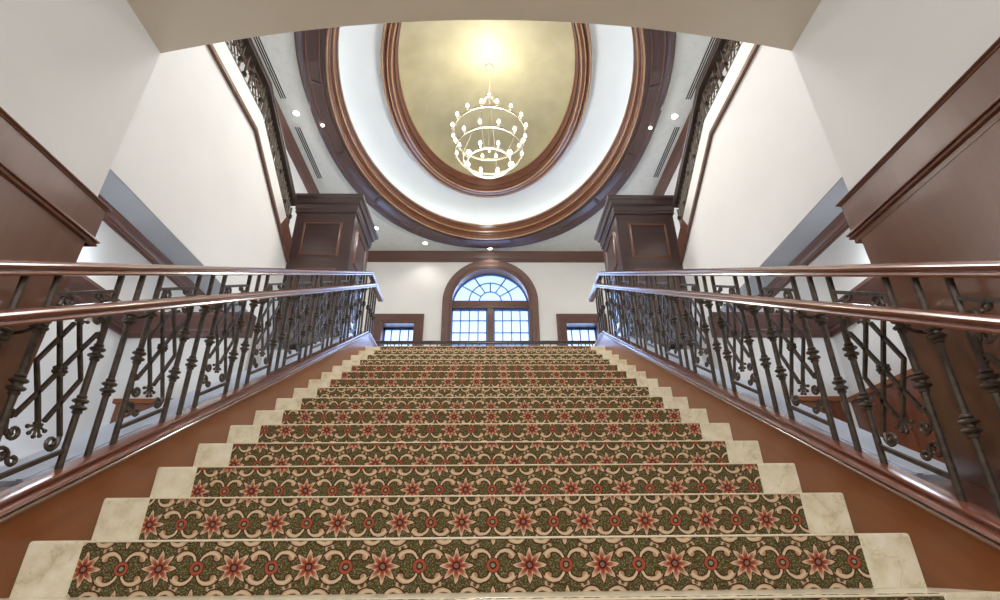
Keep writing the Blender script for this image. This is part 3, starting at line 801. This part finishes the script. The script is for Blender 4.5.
# ------------------------------------------------------------------ chandelier
CX, CY = .04, 6.65
ch = empty('chandelier', (CX, CY, 5.98), 'tiered metal ring chandelier of glowing candle bulbs in the dome', 'chandelier')
tiers = [(.635, 6.67, 16), (.575, 6.28, 12), (.37, 6.02, 8)]
for R_, z, nb in tiers:
    bm = BM(); sweep(bm, [(CX + R_ * math.cos(2 * PI * i / 48), CY + R_ * math.sin(2 * PI * i / 48), z) for i in range(48)], [(-.006, -.02), (.006, -.02), (.006, .02), (-.006, .02)], (0, 0, 1), closed=True)
    part('ring', bm, 'silver', ch, smooth=True)
cup = BM(); lathe(cup, [(.004, -.02), (.018, -.012), (.024, .012), (.012, .014), (.011, .05)], 10); CUP = mesh_from(cup, 'candle_cup', 'silver', True)
bb = BM(); lathe(bb, [(.008, .05), (.020, .062), (.026, .08), (.022, .105), (.012, .125), (.003, .14)], 10); BUL = mesh_from(bb, 'bulb', 'bulb', True)
for (R_, z, nb) in tiers:
    for i in range(nb):
        a = 2 * PI * (i + .5) / nb; l = (CX + (R_ + .02) * math.cos(a), CY + (R_ + .02) * math.sin(a), z + .02)
        c = put('candle_cup', CUP, ch, l); put('bulb', BUL, c, l)
for i in range(6):
    a = 2 * PI * (i + .3) / 6; e = lambda R_, z: (CX + R_ * math.cos(a), CY + R_ * math.sin(a), z)
    bm = BM(); tube(bm, [e(.635, 6.67), e(.62, 6.45), e(.575, 6.28), e(.47, 6.12), e(.37, 6.02)], .007, 5); tube(bm, [e(.03, 7.62), e(.635, 6.67)], .0035, 4)
    part('frame_rod', bm, 'silver', ch)
bm = BM(); tube(bm, [(CX, CY, 6.3), (CX, CY, 7.64)], .008, 6); tube(bm, [(CX, CY, 7.6), (CX, CY, 8.38)], .004, 5); ball(bm, (CX, CY, 7.64), .05, 10); ball(bm, (CX, CY, 6.3), .03, 8)
part('stem', bm, 'silver', ch, smooth=True)
bm = BM(); lathe(bm, [(.03, 8.36), (.08, 8.385), (.085, 8.425)], 20, (CX, CY, 0)); part('canopy', bm, 'gold', ch, smooth=True)

# ------------------------------------------------------------------ lights
def lamp(kind, loc, energy, col=(1, 1, 1), size=.3, aim=None, sy=None, spot=None):
    d = bpy.data.lights.new(kind.lower() + '_lamp', kind); d.energy = energy; d.color = col
    if kind == 'AREA':
        d.size = size
        if sy: d.shape = 'RECTANGLE'; d.size_y = sy
    elif kind in ('POINT', 'SPOT'): d.shadow_soft_size = size
    if kind == 'SPOT': d.spot_size = math.radians(spot or 90); d.spot_blend = .8
    o = bpy.data.objects.new(kind.lower() + '_lamp', d); C.objects.link(o); o.location = V(loc) + V((0, 0, ZC))
    if aim is not None: o.rotation_euler = (V(aim) - V(loc)).to_track_quat('-Z', 'Y').to_euler()
    return o
WARM = (1, .93, .82)
lamp('POINT', (CX, CY - .25, 7.85), 55, WARM, .12)
lamp('POINT', (CX, CY, 5.7), 200, (1, .98, .95), .3)
for x, y in ((-3.33, 6.5), (3.33, 6.5), (-2.62, 9.95), (2.70, 9.95), (-1.54, 10.58), (.06, 10.80)):
    lamp('SPOT', (x, y, ZCE - .06), 110 if y < 9 else 25, (1, .96, .9), .08, (x, y, 0), spot=120)
# daylight pouring through the windows
lamp('AREA', (WX, YG + .5, 4.6), 200, (.40, .58, 1), 1.9, (WX, 6, 3.2), 3.4)
for a, b in SW: lamp('AREA', ((a + b) / 2, YG + .4, 4.0), 50, (.40, .58, 1), .8, ((a + b) / 2, 6, 3), 2.0)
# added fill lamps: behind the foot of the stairs, and high in the hall
lamp('AREA', (0, -2.6, 2.2), 135, (.97, .98, 1), 2.4, (0, 3, .6), 1.0)
lamp('AREA', (0, 3.6, 6.6), 135, (1, .99, .98), 3.0, (0, 4.6, 0), 1.6)
# added unseen lamps brightening the side passages
for s in (-1, 1):
    lamp('POINT', (s * 2.35, 2.9, -.9), 38, (.86, .93, 1), .3)
    lamp('POINT', (s * 2.4, 5.2, 1.2), 22, (.9, .95, 1), .25)
    lamp('POINT', (s * 2.72, 3.1, 1.95), 5, (.80, .90, 1), .12)

w = bpy.data.worlds.new('sky'); bpy.context.scene.world = w; w.use_nodes = True
nt = w.node_tree; bg = nt.nodes['Background']
tc = nt.nodes.new('ShaderNodeTexCoord'); sx = nt.nodes.new('ShaderNodeSeparateXYZ'); rp = nt.nodes.new('ShaderNodeValToRGB')
nt.links.new(tc.outputs['Generated'], sx.inputs[0]); nt.links.new(sx.outputs[2], rp.inputs[0]); nt.links.new(rp.outputs[0], bg.inputs[0])
e = rp.color_ramp.elements; e[0].position = .36; e[0].color = (.80, .90, 1, 1); e[1].position = .60; e[1].color = (.46, .70, .92, 1)
bg.inputs[1].default_value = 1.5

# ------------------------------------------------------------------ camera
f, p, yaw, roll, cx = 509.36783, 0.47328, 0.02373, -0.0102, 0.04191
cp, sp_ = math.cos(p), math.sin(p); cy, sy_ = math.cos(yaw), math.sin(yaw)
fwd = V((sy_ * cp, cy * cp, sp_)); right = V((cy, -sy_, 0)); up = right.cross(fwd)
r2 = right * math.cos(roll) + up * math.sin(roll); u2 = -right * math.sin(roll) + up * math.cos(roll)
cam = bpy.data.cameras.new('camera'); cam.sensor_width = 36; cam.lens = f * 36 / 1000; cam.clip_start = .02
co_ = bpy.data.objects.new('camera', cam); C.objects.link(co_)
m = Matrix((r2, u2, -fwd)).transposed().to_4x4(); m.translation = V((cx, 0, ZC)); co_.matrix_world = m
sc_ = bpy.context.scene; sc_.camera = co_
sc_.view_settings.view_transform = 'Standard'; sc_.view_settings.look = 'None'
sc_.view_settings.exposure = 0.0
sc_.cycles.use_denoising = True
sc_.cycles.max_bounces = 8
sc_.cycles.sample_clamp_indirect = 6
